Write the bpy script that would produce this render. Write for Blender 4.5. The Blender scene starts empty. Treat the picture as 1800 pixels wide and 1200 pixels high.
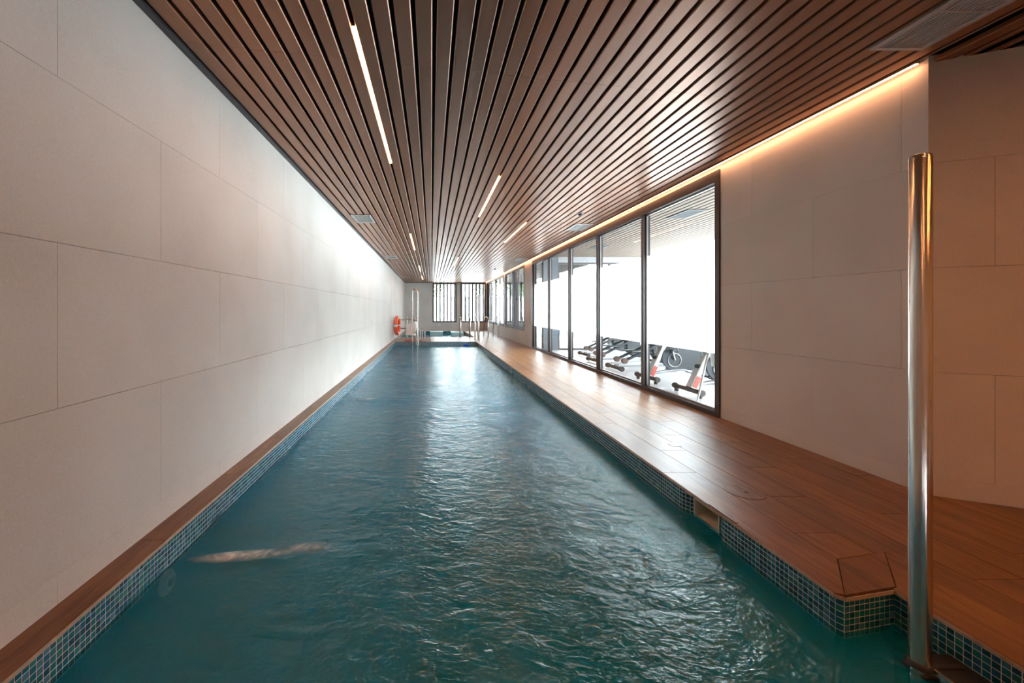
import bpy, bmesh, math, random
from mathutils import Vector, Matrix
import numpy as np
random.seed(7)
D = bpy.data
C = bpy.context.scene.collection
sc = bpy.context.scene
PI = math.pi

# ------------------------------------------------------------------ camera
EYE = 1.18            # eye height above the deck
cam_d = D.cameras.new('camera')
cam = D.objects.new('camera', cam_d); C.objects.link(cam)
cam.location = (0, 0, EYE); cam.rotation_euler = (PI/2, 0, 0)
cam_d.sensor_width = 36; cam_d.lens = 743/1800*36
cam_d.shift_x = 142/1800; cam_d.shift_y = -55/1800
cam_d.clip_start = 0.02; cam_d.clip_end = 200
sc.camera = cam
# ------------------------------------------------------------------ world
SKY = 13.5
LED = 1.0
w = D.worlds.new('overcast'); sc.world = w; w.use_nodes = True
bg = w.node_tree.nodes['Background']
bg.inputs[0].default_value = (0.84, 0.935, 1.0, 1); bg.inputs[1].default_value = SKY
sc.view_settings.view_transform = 'Standard'
sc.view_settings.look = 'None'
sc.view_settings.gamma = 1
sc.view_settings.use_curve_mapping = False
sc.view_settings.exposure = 2.05
sc.cycles.use_denoising = True
sc.cycles.max_bounces = 10
sc.cycles.diffuse_bounces = 6
sc.cycles.glossy_bounces = 4
sc.cycles.transparent_max_bounces = 12
sc.cycles.sample_clamp_indirect = 6
sc.cycles.caustics_reflective = False
sc.cycles.caustics_refractive = False

# ------------------------------------------------------------------ room constants (x right, y into the picture, z up)
XL, XR = -1.497, 3.169          # side walls
YE, YB = 24.25, -3.2            # end wall, wall behind the camera
ZC = 2.753                      # ceiling underside
ZT = 2.80                       # top of walls
ZW = -0.153                     # water level
PL, PR, PRN = -1.37, 1.69, 1.965  # pool faces: left, right, right near recess
YP = 15.9                       # end of the lap pool
YS0, YS1 = 18.4, 23.95          # spa
XS = 2.70
GX, GY0, GY1 = 8.2, 1.2, 12.6   # gym
def portal(loc, rot, sx, sy):
    l = D.lights.new('daylight_portal', 'AREA'); l.shape = 'RECTANGLE'; l.size = sx; l.size_y = sy
    l.cycles.is_portal = True
    o = D.objects.new('daylight_portal', l); C.objects.link(o); o.location = loc; o.rotation_euler = rot
portal((GX+0.15, (GY0+GY1)/2, 1.4), (0, PI/2, 0), 2.7, GY1-GY0)
portal(((3.7+GX)/2, GY1+0.15, 1.4), (-PI/2, 0, 0), GX-3.7, 2.7)
portal((1.62, YE+0.25, 1.6), (-PI/2, 0, 0), 3.1, 2.3)
portal((XR+0.3, 19.2, 1.6), (0, PI/2, 0), 2.3, 9.6)

# ------------------------------------------------------------------ materials
def mat(name, base, rough=.5, metal=0., spec=.5):
    m = D.materials.new(name); m.use_nodes = True
    b = m.node_tree.nodes['Principled BSDF']
    b.inputs['Base Color'].default_value = (*base, 1)
    b.inputs['Roughness'].default_value = rough
    b.inputs['Metallic'].default_value = metal
    b.inputs['Specular IOR Level'].default_value = spec
    return m
def N(m, t, **kw):
    n = m.node_tree.nodes.new(t)
    for k, v in kw.items(): setattr(n, k, v)
    return n
def L(m, a, b): m.node_tree.links.new(a, b)
def bsdf(m): return m.node_tree.nodes['Principled BSDF']
def ramp(m, stops, interp='LINEAR'):
    r = N(m, 'ShaderNodeValToRGB'); cr = r.color_ramp; cr.interpolation = interp
    while len(cr.elements) < len(stops): cr.elements.new(.5)
    for e, (p, c) in zip(cr.elements, stops): e.position = p; e.color = (*c, 1)
    return r
def noise(m, scale, detail=3, vec=None, rough=.5):
    n = N(m, 'ShaderNodeTexNoise'); n.inputs['Scale'].default_value = scale
    n.inputs['Detail'].default_value = detail; n.inputs['Roughness'].default_value = rough
    if vec is not None: L(m, vec, n.inputs['Vector'])
    return n
def mathn(m, op, a, b=None, clamp=False):
    n = N(m, 'ShaderNodeMath', operation=op); n.use_clamp = clamp
    for i, v in enumerate((a, b)):
        if v is None: continue
        if isinstance(v, (int, float)): n.inputs[i].default_value = v
        else: L(m, v, n.inputs[i])
    return n.outputs[0]
def bump(m, h, strength=.2, dist=.01):
    b = N(m, 'ShaderNodeBump'); b.inputs['Strength'].default_value = strength
    b.inputs['Distance'].default_value = dist; L(m, h, b.inputs['Height'])
    return b.outputs[0]
def geo_pos(m): return N(m, 'ShaderNodeNewGeometry').outputs['Position']
def noised(name, c1, c2, scale, rough=.5, metal=0., bmp=0., detail=4, spec=.5):
    m = mat(name, c1, rough, metal, spec); p = geo_pos(m)
    n = noise(m, scale, detail, p); r = ramp(m, [(.3, c1), (.7, c2)])
    L(m, n.outputs[0], r.inputs[0]); L(m, r.outputs[0], bsdf(m).inputs['Base Color'])
    if bmp:
        L(m, bump(m, n.outputs[0], bmp, .002), bsdf(m).inputs['Normal'])
    return m

# porcelain wall panels: fine speckle plus soft clouding
def wall_mat(name='porcelain_panel'):
    m = mat(name, (.5, .47, .43), .58, 0, .35); p = geo_pos(m)
    n1 = noise(m, 160, 3, p, .7); n2 = noise(m, 1.3, 4, p)
    f = mathn(m, 'ADD', mathn(m, 'MULTIPLY', n1.outputs[0], .55), mathn(m, 'MULTIPLY', n2.outputs[0], .45))
    r = ramp(m, [(.36, (.55, .515, .475)), (.5, (.62, .585, .545)), (.64, (.665, .63, .59))])
    L(m, f, r.inputs[0])
    oi = N(m, 'ShaderNodeObjectInfo')
    hs = N(m, 'ShaderNodeHueSaturation'); L(m, r.outputs[0], hs.inputs['Color'])
    L(m, mathn(m, 'ADD', mathn(m, 'MULTIPLY', oi.outputs['Random'], .05), .975), hs.inputs['Value'])
    L(m, hs.outputs[0], bsdf(m).inputs['Base Color'])
    L(m, bump(m, n1.outputs[0], .12, .001), bsdf(m).inputs['Normal'])
    return m
M = {}
M['panel'] = wall_mat()
M['joint'] = mat('panel_joint', (.10, .09, .08), .9)
M['grout'] = noised('pale_grout', (.68, .68, .66), (.80, .79, .77), 60, .8)
M['edge'] = noised('beige_edge_trim', (.40, .30, .21), (.52, .41, .30), 40, .5)
M['deck_joint'] = mat('deck_joint', (.14, .075, .045), .9)
M['frame'] = mat('bronze_grey_metal', (.055, .05, .055), .38, .3)
M['frame_edge'] = mat('light_metal_edge', (.30, .28, .27), .35, .6)
M['black'] = mat('black_plastic', (.02, .02, .022), .5)
M['fin'] = mat('dark_fin', (.022, .020, .022), .7)
M['rubber'] = mat('dark_rubber', (.03, .032, .036), .65)
M['plenum'] = mat('dark_plenum', (.012, .008, .006), .9)
M['white'] = mat('white_plastic', (.84, .84, .83), .35)
M['lampface'] = mat('ivory_plastic', (.85, .78, .66), .4)
M['cream'] = mat('cream_plastic', (.62, .54, .40), .45)
M['orange'] = mat('orange_plastic', (.92, .10, .012), .45)
M['tape'] = mat('reflective_tape', (.75, .74, .72), .35)
M['grey'] = mat('grey_metal', (.34, .35, .36), .38, .4)
M['silver'] = mat('silver_paint', (.55, .57, .57), .35, .3)
M['brown'] = mat('brown_rubber', (.12, .07, .055), .6)
M['red'] = mat('red_paint', (.42, .06, .04), .5)
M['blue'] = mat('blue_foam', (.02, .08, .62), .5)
M['vent'] = mat('grey_aluminium', (.58, .55, .53), .4, .1)
M['gymfloor'] = noised('pale_gym_floor', (.45, .45, .46), (.52, .52, .53), 3, .3)
M['terrace'] = noised('pale_paving', (.42, .41, .39), (.5, .49, .47), 4, .8)
M['column'] = noised('grey_render', (.10, .12, .14), (.13, .15, .17), 8, .7)
M['beam'] = noised('pale_beam', (.3, .31, .32), (.36, .37, .38), 8, .7)
M['bark'] = noised('bark', (.08, .06, .04), (.14, .11, .08), 20, .9)
M['gwall'] = noised('gym_plaster', (.55, .55, .54), (.6, .6, .59), 4, .8)

def steel(name='brushed_steel', rough=.16):
    m = mat(name, (.62, .59, .54), rough, 1.0); p = geo_pos(m)
    mp = N(m, 'ShaderNodeMapping'); mp.inputs['Scale'].default_value = (40, 40, 3); L(m, p, mp.inputs[0])
    n = noise(m, 6, 4, mp.outputs[0])
    L(m, mathn(m, 'ADD', mathn(m, 'MULTIPLY', n.outputs[0], .16), rough-.06), bsdf(m).inputs['Roughness'])
    return m
M['steel'] = steel()

def slat_mat(name, c1, c2, rough, metal):
    m = mat(name, c1, rough, metal, .6); p = geo_pos(m)
    mp = N(m, 'ShaderNodeMapping'); mp.inputs['Scale'].default_value = (3, .6, 3); L(m, p, mp.inputs[0])
    n = noise(m, 1.6, 4, mp.outputs[0]); r = ramp(m, [(.3, c1), (.7, c2)]); L(m, n.outputs[0], r.inputs[0])
    oi = N(m, 'ShaderNodeObjectInfo'); hs = N(m, 'ShaderNodeHueSaturation'); L(m, r.outputs[0], hs.inputs['Color'])
    L(m, mathn(m, 'ADD', mathn(m, 'MULTIPLY', oi.outputs['Random'], .12), .94), hs.inputs['Value'])
    L(m, hs.outputs[0], bsdf(m).inputs['Base Color'])
    n3 = noise(m, 2.2, 3, p)
    L(m, mathn(m, 'ADD', mathn(m, 'MULTIPLY', n3.outputs[0], .10), rough-.05), bsdf(m).inputs['Roughness'])
    return m
M['slat'] = slat_mat('brown_lacquered_metal', (.30, .118, .052), (.36, .150, .070), .33, .38)
M['gslat'] = slat_mat('pale_brown_metal', (.17, .13, .10), (.20, .155, .12), .8, 0)

def wood():
    m = mat('wood_look_porcelain', (.2, .08, .03), .33, 0, .5); b = bsdf(m)
    p = geo_pos(m); oi = N(m, 'ShaderNodeObjectInfo')
    off = N(m, 'ShaderNodeVectorMath', operation='SCALE'); off.inputs[0].default_value = (7, 31, 5); L(m, oi.outputs['Random'], off.inputs['Scale'])
    ad = N(m, 'ShaderNodeVectorMath', operation='ADD'); L(m, p, ad.inputs[0]); L(m, off.outputs[0], ad.inputs[1])
    mp = N(m, 'ShaderNodeMapping'); mp.inputs['Scale'].default_value = (12, 1.1, 12); L(m, ad.outputs[0], mp.inputs[0])
    n = noise(m, 1.6, 6, mp.outputs[0], .62)
    n.inputs['Distortion'].default_value = 1.2
    n2 = noise(m, 2.2, 3, ad.outputs[0])
    f = mathn(m, 'ADD', mathn(m, 'MULTIPLY', n.outputs[0], .7), mathn(m, 'MULTIPLY', n2.outputs[0], .3))
    r = ramp(m, [(.33, (.090, .036, .011)), (.45, (.175, .075, .023)), (.56, (.240, .112, .037)), (.68, (.32, .168, .066))])
    L(m, f, r.inputs[0])
    hs = N(m, 'ShaderNodeHueSaturation'); L(m, r.outputs[0], hs.inputs['Color'])
    L(m, mathn(m, 'ADD', mathn(m, 'MULTIPLY', oi.outputs['Random'], .30), .85), hs.inputs['Value'])
    L(m, hs.outputs[0], b.inputs['Base Color'])
    L(m, mathn(m, 'ADD', mathn(m, 'MULTIPLY', n2.outputs[0], .16), .29), b.inputs['Roughness'])
    L(m, bump(m, n.outputs[0], .18, .002), b.inputs['Normal'])
    return m
M['wood'] = wood()

TILE_COLS = [(0, (.005, .085, .145)), (.25, (.008, .140, .200)), (.45, (.012, .120, .235)), (.62, (.010, .170, .215)), (.8, (.05, .21, .30)), (.94, (.02, .21, .20))]
def glass_tile():
    m = mat('glass_mosaic', (.01, .15, .18), .12, 0, .5)
    g = N(m, 'ShaderNodeNewGeometry'); oi = N(m, 'ShaderNodeObjectInfo')
    s = mathn(m, 'FRACT', mathn(m, 'ADD', mathn(m, 'MULTIPLY', g.outputs['Random Per Island'], 7.31), mathn(m, 'MULTIPLY', oi.outputs['Random'], 5.17)))
    r = ramp(m, TILE_COLS, 'CONSTANT'); L(m, s, r.inputs[0]); L(m, r.outputs[0], bsdf(m).inputs['Base Color'])
    return m
M['tile'] = glass_tile()
def mosaic_flat(name, cols, mortar, scale=1/.026):
    m = mat(name, (.01, .15, .18), .25)
    p = geo_pos(m)
    v = N(m, 'ShaderNodeVectorMath', operation='SCALE'); L(m, p, v.inputs[0]); v.inputs['Scale'].default_value = scale
    fl = N(m, 'ShaderNodeVectorMath', operation='FLOOR'); ofs = N(m, 'ShaderNodeVectorMath', operation='ADD')
    L(m, v.outputs[0], ofs.inputs[0]); ofs.inputs[1].default_value = (.37, .21, .43); L(m, ofs.outputs[0], fl.inputs[0])
    wn = N(m, 'ShaderNodeTexWhiteNoise'); L(m, fl.outputs[0], wn.inputs[0])
    r = ramp(m, cols, 'CONSTANT'); L(m, wn.outputs['Value'], r.inputs[0])
    # joints: on each face only the two in-plane axes matter
    fr = N(m, 'ShaderNodeVectorMath', operation='FRACTION'); L(m, ofs.outputs[0], fr.inputs[0])
    sx = N(m, 'ShaderNodeSeparateXYZ'); L(m, fr.outputs[0], sx.inputs[0])
    nn = N(m, 'ShaderNodeSeparateXYZ'); L(m, N(m, 'ShaderNodeNewGeometry').outputs['True Normal'], nn.inputs[0])
    tot = None
    for i in range(3):
        e = mathn(m, 'LESS_THAN', sx.outputs[i], .11)
        inpl = mathn(m, 'LESS_THAN', mathn(m, 'ABSOLUTE', nn.outputs[i]), .5)
        k = mathn(m, 'MULTIPLY', e, inpl)
        tot = k if tot is None else mathn(m, 'MAXIMUM', tot, k)
    mx = N(m, 'ShaderNodeMix', data_type='RGBA'); L(m, tot, mx.inputs['Factor']); L(m, r.outputs[0], mx.inputs['A'])
    mx.inputs['B'].default_value = (*mortar, 1); L(m, mx.outputs['Result'], bsdf(m).inputs['Base Color'])
    return m
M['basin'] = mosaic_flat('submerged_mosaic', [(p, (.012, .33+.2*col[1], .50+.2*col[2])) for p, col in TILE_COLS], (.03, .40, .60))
M['spa'] = mosaic_flat('spa_mosaic', TILE_COLS, (.25, .4, .42), 1/.05)
M['spa_light'] = mosaic_flat('pale_mosaic', [(0, (.30, .55, .60)), (.5, (.38, .62, .66))], (.6, .7, .7), 1/.05)

def emit(name, col, s):
    m = D.materials.new(name); m.use_nodes = True; nt = m.node_tree; nt.nodes.remove(nt.nodes['Principled BSDF'])
    e = N(m, 'ShaderNodeEmission'); e.inputs[0].default_value = (*col, 1); e.inputs[1].default_value = s
    L(m, e.outputs[0], nt.nodes['Material Output'].inputs[0]); return m
WARM = (1.0, .43, .20)
M['led'] = emit('warm_led_diffuser', (1.0, .40, .16), 19*LED)
M['led_fill'] = emit('amber_fill_light', (1.0, .36, .09), 34*LED)  # glow of the added fill lines only
M['cove'] = emit('warm_cove_led', WARM, 7*LED)

def pane_mat(name, tint=(.93, .97, .965), ior=1.5):
    m = D.materials.new(name); m.use_nodes = True; nt = m.node_tree; nt.nodes.remove(nt.nodes['Principled BSDF'])
    t = N(m, 'ShaderNodeBsdfTransparent'); t.inputs[0].default_value = (*tint, 1)
    g = N(m, 'ShaderNodeBsdfGlossy'); g.inputs['Roughness'].default_value = .01
    ge = N(m, 'ShaderNodeNewGeometry'); dt = N(m, 'ShaderNodeVectorMath', operation='DOT_PRODUCT')
    L(m, ge.outputs['Normal'], dt.inputs[0]); L(m, ge.outputs['Incoming'], dt.inputs[1])
    c = mathn(m, 'ABSOLUTE', dt.outputs['Value'])          # same reflectance from both sides of a thin pane
    f = mathn(m, 'ADD', mathn(m, 'MULTIPLY', mathn(m, 'POWER', mathn(m, 'SUBTRACT', 1.0, c), 5), .85), .07)
    mx = N(m, 'ShaderNodeMixShader'); L(m, f, mx.inputs[0]); L(m, t.outputs[0], mx.inputs[1]); L(m, g.outputs[0], mx.inputs[2])
    L(m, mx.outputs[0], nt.nodes['Material Output'].inputs[0]); return m
M['pane'] = pane_mat('clear_glass')
def film_mat():
    m = D.materials.new('frosted_film'); m.use_nodes = True; nt = m.node_tree; nt.nodes.remove(nt.nodes['Principled BSDF'])
    t = N(m, 'ShaderNodeBsdfTranslucent'); t.inputs[0].default_value = (.92, .96, .96, 1)
    tr = N(m, 'ShaderNodeBsdfTransparent'); tr.inputs[0].default_value = (.95, .97, .97, 1)
    mx = N(m, 'ShaderNodeMixShader'); mx.inputs[0].default_value = .08
    L(m, t.outputs[0], mx.inputs[1]); L(m, tr.outputs[0], mx.inputs[2]); L(m, mx.outputs[0], nt.nodes['Material Output'].inputs[0]); return m
M['film'] = film_mat()

def water_mat(name, body, clear, foam_spots, amp=1.0):
    m = D.materials.new(name); m.use_nodes = True; nt = m.node_tree; nt.nodes.remove(nt.nodes['Principled BSDF'])
    p = geo_pos(m)
    mp = N(m, 'ShaderNodeMapping'); mp.inputs['Scale'].default_value = (.9, 1.25, 1); L(m, p, mp.inputs[0])
    n1 = noise(m, 7.5, 3, mp.outputs[0]); n1.inputs['Distortion'].default_value = .6
    n2 = noise(m, 30, 3, mp.outputs[0]); n2.inputs['Distortion'].default_value = 1.0
    h = mathn(m, 'ADD', mathn(m, 'MULTIPLY', n1.outputs[0], 1.0), mathn(m, 'MULTIPLY', n2.outputs[0], .33))
    nrm = bump(m, h, 1.0, .018*amp)
    tr = N(m, 'ShaderNodeBsdfTransparent'); tr.inputs[0].default_value = (.72, .96, 1, 1)
    df = N(m, 'ShaderNodeBsdfDiffuse'); df.inputs[0].default_value = (*body, 1)
    mb = N(m, 'ShaderNodeMixShader'); mb.inputs[0].default_value = 1-clear; L(m, tr.outputs[0], mb.inputs[1]); L(m, df.outputs[0], mb.inputs[2])
    gl = N(m, 'ShaderNodeBsdfGlossy'); gl.inputs['Roughness'].default_value = .085; L(m, nrm, gl.inputs['Normal'])
    fr = N(m, 'ShaderNodeFresnel'); fr.inputs[0].default_value = 1.42; L(m, nrm, fr.inputs['Normal'])
    mx = N(m, 'ShaderNodeMixShader'); L(m, fr.outputs[0], mx.inputs[0]); L(m, mb.outputs[0], mx.inputs[1]); L(m, gl.outputs[0], mx.inputs[2])
    out = mx.outputs[0]
    if foam_spots:
        tot = None
        wob = noise(m, 9, 4, p); wob.inputs['Distortion'].default_value = 1.5
        for (cx, cy, rx, ry, ang, s) in foam_spots:
            q = N(m, 'ShaderNodeMapping', vector_type='TEXTURE')
            q.inputs['Location'].default_value = (cx, cy, ZW); q.inputs['Rotation'].default_value = (0, 0, ang)
            q.inputs['Scale'].default_value = (rx, ry, 1); L(m, p, q.inputs[0])
            ln = N(m, 'ShaderNodeVectorMath', operation='LENGTH'); L(m, q.outputs[0], ln.inputs[0])
            d = mathn(m, 'SUBTRACT', 1.0, ln.outputs['Value'], True)
            d = mathn(m, 'MULTIPLY', mathn(m, 'MULTIPLY', d, mathn(m, 'SUBTRACT', wob.outputs[0], .22, True)), s*4.5, True)
            tot = d if tot is None else mathn(m, 'MAXIMUM', tot, d)
        fd = N(m, 'ShaderNodeBsdfDiffuse'); fd.inputs[0].default_value = (.80, .86, .87, 1)
        mf = N(m, 'ShaderNodeMixShader'); L(m, tot, mf.inputs[0]); L(m, out, mf.inputs[1]); L(m, fd.outputs[0], mf.inputs[2]); out = mf.outputs[0]
    L(m, out, nt.nodes['Material Output'].inputs[0]); return m
M['water'] = water_mat('pool_water', (.0, .35, .58), .58,
    [(-1.02, 2.29, .30, .06, .12, .7), (-.69, 2.37, .17, .07, .2, .3), (-.95, 6.3, .3, .12, 0, .2)])
M['spawater'] = water_mat('bubbling_spa_water', (.02, .24, .30), .3,
    [(.5, 20.5, 1.2, 1.6, 0, 1.1), (2.0, 21.0, 1.1, 1.8, 0, 1.2), (-.4, 20.5, .7, 1.2, 0, .6)], 1.2)
def leaf_mat():
    m = noised('leaf', (.035, .075, .015), (.08, .14, .03), 5, .5); return m
M['leaf'] = leaf_mat()

# ------------------------------------------------------------------ mesh helpers
class MB:
    def __init__(s): s.v = []; s.f = []
    def add(s, vs, fs):
        o = len(s.v); s.v += [tuple(v) for v in vs]; s.f += [tuple(i+o for i in f) for f in fs]; return s
    def box(s, x0, x1, y0, y1, z0, z1):
        return s.add([(x0,y0,z0),(x1,y0,z0),(x1,y1,z0),(x0,y1,z0),(x0,y0,z1),(x1,y0,z1),(x1,y1,z1),(x0,y1,z1)],
                     [(0,3,2,1),(4,5,6,7),(0,1,5,4),(1,2,6,5),(2,3,7,6),(3,0,4,7)])
    def quad(s, a, b, c, d): return s.add([a, b, c, d], [(0,1,2,3)])
    def prism(s, pts, z0, z1):
        n = len(pts)
        return s.add([(x,y,z0) for x,y in pts]+[(x,y,z1) for x,y in pts],
            [tuple(reversed(range(n))), tuple(range(n,2*n))]+[(i,(i+1)%n,n+(i+1)%n,n+i) for i in range(n)])
    def obox(s, c, dx, dy, sx, sy, sz):   # oriented box: centre, two unit axes, full sizes
        c = Vector(c); dx = Vector(dx).normalized(); dy = Vector(dy).normalized(); dz = dx.cross(dy)
        vs = []
        for k in (-1, 1):
            for (i, j) in ((-1,-1),(1,-1),(1,1),(-1,1)):
                vs.append(c+dx*i*sx/2+dy*j*sy/2+dz*k*sz/2)
        return s.add(vs, [(0,3,2,1),(4,5,6,7),(0,1,5,4),(1,2,6,5),(2,3,7,6),(3,0,4,7)])
    def bar(s, a, b, wdt, h, up=(0,0,1)):
        a = Vector(a); b = Vector(b); d = b-a; up = Vector(up)
        side = d.cross(up).normalized()
        return s.obox((a+b)/2, d, side, d.length, wdt, h)
    def tube(s, pts, r, n=12, caps=True, radii=None):
        pts = [Vector(p) for p in pts]; rings = []
        t0 = (pts[1]-pts[0]).normalized()
        ref = Vector((0,0,1)) if abs(t0.z) < .9 else Vector((1,0,0))
        nrm = t0.cross(ref).normalized()
        for i, p in enumerate(pts):
            if i == 0: t = pts[1]-pts[0]
            elif i == len(pts)-1: t = pts[-1]-pts[-2]
            else: t = (pts[i+1]-p).normalized()+(p-pts[i-1]).normalized()
            t.normalize(); nrm = (nrm-t*nrm.dot(t)).normalized(); bn = t.cross(nrm)
            rr = radii[i] if radii else r
            rings.append([p+(nrm*math.cos(2*PI*k/n)+bn*math.sin(2*PI*k/n))*rr for k in range(n)])
        vs = [v for rg in rings for v in rg]; fs = []
        for i in range(len(pts)-1):
            for k in range(n):
                a = i*n+k; b = i*n+(k+1)%n; fs.append((a, b, b+n, a+n))
        if caps: fs.append(tuple(reversed(range(n)))); fs.append(tuple((len(pts)-1)*n+k for k in range(n)))
        return s.add(vs, fs)
    def torus(s, c, ax, R, r, n=32, k=12, a0=0, a1=2*PI):
        c = Vector(c); ax = Vector(ax).normalized(); ref = Vector((0,0,1)) if abs(ax.z) < .9 else Vector((1,0,0))
        u = ax.cross(ref).normalized(); v = ax.cross(u); full = abs(a1-a0-2*PI) < 1e-6
        m_ = n if full else n+1; vs = []; fs = []
        for i in range(m_):
            a = a0+(a1-a0)*i/n; d = u*math.cos(a)+v*math.sin(a)
            for j in range(k):
                b = 2*PI*j/k; vs.append(c+d*(R+r*math.cos(b))+ax*r*math.sin(b))
        for i in range(n):
            for j in range(k):
                i2 = (i+1) % m_; fs.append((i*k+j, i2*k+j, i2*k+(j+1)%k, i*k+(j+1)%k))
        return s.add(vs, fs)
    def disc(s, c, ax, r, h, n=28):
        c = Vector(c); ax = Vector(ax).normalized()
        return s.tube([c-ax*h/2, c+ax*h/2], r, n)
    def build(s, name, m, parent=None, smooth=False, bevel=0):
        me = D.meshes.new(name)
        off = Vector((0,0,0)); q = parent
        while q is not None: off += q.location; q = q.parent
        me.from_pydata([tuple(Vector(v)-off) for v in s.v], [], s.f); me.materials.append(m)
        if smooth:
            me.polygons.foreach_set('use_smooth', [True]*len(me.polygons))
            me.set_sharp_from_angle(angle=math.radians(40))
        o = D.objects.new(name, me); C.objects.link(o)
        if parent is not None: o.parent = parent
        if bevel:
            bv = o.modifiers.new('bevel', 'BEVEL'); bv.width = bevel; bv.segments = 2; bv.limit_method = 'ANGLE'
        return o
def empty(name, loc=(0,0,0)):
    o = D.objects.new(name, None); C.objects.link(o); o.location = loc; o.empty_display_size = .1; return o
def tag(o, label=None, cat=None, group=None, kind=None):
    if label: o['label'] = label
    if cat: o['category'] = cat
    if group: o['group'] = group
    if kind: o['kind'] = kind
    return o
def thing(name, loc, label, cat, group=None): return tag(empty(name, loc), label, cat, group)
def wloc(o):
    off = Vector((0,0,0))
    while o is not None: off += o.location; o = o.parent
    return off
_cache = {}
def piece(name, size, loc, m, parent, rz=0, chamfer=0):
    """a box piece whose mesh is shared by all pieces of that size"""
    key = (name, m.name, tuple(round(v, 4) for v in size), chamfer)
    if key not in _cache:
        sx, sy, sz = (v/2 for v in size); me = D.meshes.new(name); b = MB()
        if chamfer:
            c = chamfer
            b.add([(-sx,-sy,-sz),(sx,-sy,-sz),(sx,sy,-sz),(-sx,sy,-sz),(-sx,-sy,sz-c),(sx,-sy,sz-c),(sx,sy,sz-c),(-sx,sy,sz-c),
                   (-sx+c,-sy+c,sz),(sx-c,-sy+c,sz),(sx-c,sy-c,sz),(-sx+c,sy-c,sz)],
                  [(0,3,2,1),(8,9,10,11),(0,1,5,4),(1,2,6,5),(2,3,7,6),(3,0,4,7),(4,5,9,8),(5,6,10,9),(6,7,11,10),(7,4,8,11)])
        else: b.box(-sx, sx, -sy, sy, -sz, sz)
        me.from_pydata(b.v, [], b.f); me.materials.append(m); _cache[key] = me
    o = D.objects.new(name, _cache[key]); C.objects.link(o); o.parent = parent
    o.location = Vector(loc)-wloc(parent); o.rotation_euler = (0,0,rz); return o
def copy_tree(o, parent=None):
    c = o.copy(); C.objects.link(c)
    if parent is not None: c.parent = parent
    for ch in [x for x in D.objects if x.parent == o]: copy_tree(ch, c)
    return c

# ------------------------------------------------------------------ walls made of porcelain panels
ROWS = [(-.0, .12, 0), (.12, .785, 1), (.785, 1.45, 0), (1.45, 2.115, 1), (2.115, ZT, 0)]
J = .0022
def JZ(z): return .0007 if abs(z-.12) < .01 else (.0015 if abs(z-2.115) < .01 else J)/1
def cells(a0, a1, b0, b1, holes):
    """split a rectangle by the holes' edges, keep what lies outside them"""
    A = sorted({a0, a1, *[v for h in holes for v in h[:2] if a0 < v < a1]})
    B = sorted({b0, b1, *[v for h in holes for v in h[2:] if b0 < v < b1]})
    out = []
    for i in range(len(A)-1):
        for k in range(len(B)-1):
            ca, cb = (A[i]+A[i+1])/2, (B[k]+B[k+1])/2
            if not any(h[0] < ca < h[1] and h[2] < cb < h[3] for h in holes): out.append((A[i], A[i+1], B[k], B[k+1]))
    return out
def panel_wall(name, p0, d, length, nrm, first, period, holes=(), depth=.16):
    """wall standing on line p0 + t*d, facing nrm; panels are its parts"""
    p0 = Vector((*p0, 0)); d = Vector((*d, 0)).normalized(); n = Vector((*nrm, 0)).normalized()
    def blk(mb, t0, t1, z0, z1, f0, f1):   # f = distance behind the face
        P = lambda t, f, z: p0+d*t-n*f+Vector((0,0,z))
        mb.add([P(t0,f0,z0),P(t1,f0,z0),P(t1,f1,z0),P(t0,f1,z0),P(t0,f0,z1),P(t1,f0,z1),P(t1,f1,z1),P(t0,f1,z1)],
               [(0,3,2,1),(4,5,6,7),(0,1,5,4),(1,2,6,5),(2,3,7,6),(3,0,4,7)])
    core = MB()
    for (a, b, c, e) in cells(0, length, 0, ZT, holes): blk(core, a, b, c, e, .012, depth)
    root = core.build(name, M['joint']); tag(root, kind='structure')
    for (z0, z1, sh) in ROWS:
        t = first+(period/2 if sh else 0)
        while t > 0: t -= period
        while t < length:
            a, b = max(t, 0), min(t+period, length)
            if b-a > .02:
                mb = MB()
                aa = a+(J/2 if a > 0 else 0); bb = b-(J/2 if b < length else 0)
                for q in cells(aa, bb, z0+JZ(z0)/2, z1-JZ(z1)/2, holes): blk(mb, *q, 0, .012)
                if mb.f: mb.build('panel', M['panel'], root)
            t += period
    return root
PAN_L, PAN_R = 1.297, 1.33
panel_wall('wall_left', (XL, YB), (0, 1), YE-YB, (1, 0), 1.693-YB, PAN_L)
# openings: gym glazing and the two windows beyond
G0, G1 = 4.63, 13.23; GT, GB = 2.725, .0
A0, A1, B0, B1 = 14.4, 18.1, 18.45, 24.0; WB, WT = .47, 2.735
YC = 2.694
holesR = [(G0-YC, G1-YC, -.01, GT), (A0-YC, A1-YC, WB, WT), (B0-YC, B1-YC, WB, WT)]
panel_wall('wall_right', (XR, YC), (0, 1), YE-YC, (-1, 0), 2.85-YC, PAN_R, holesR, .14)
E = [(.082, 1.46), (1.675, 3.13)]
panel_wall('wall_far', (XL, YE), (1, 0), XR-XL, (0, -1), .62, PAN_R, [(a-XL, b-XL, WB+.01, WT) for a, b in E], .2)
ang = Vector((1514, -743)).normalized()
LA = 2.6
panel_wall('wall_angled', (XR+.001, YC), (ang.x, ang.y), LA, (ang.y, -ang.x), .95, PAN_R, (), .1)
PX, PY = XR+ang.x*LA, YC+ang.y*LA
tag(MB().box(PX, PX+.12, YB, PY, 0, ZT).build('wall_side', M['panel']), kind='structure')
tag(MB().box(XL-.1, PX+.12, YB-.12, YB, 0, ZT).build('wall_back', M['panel']), kind='structure')

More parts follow.
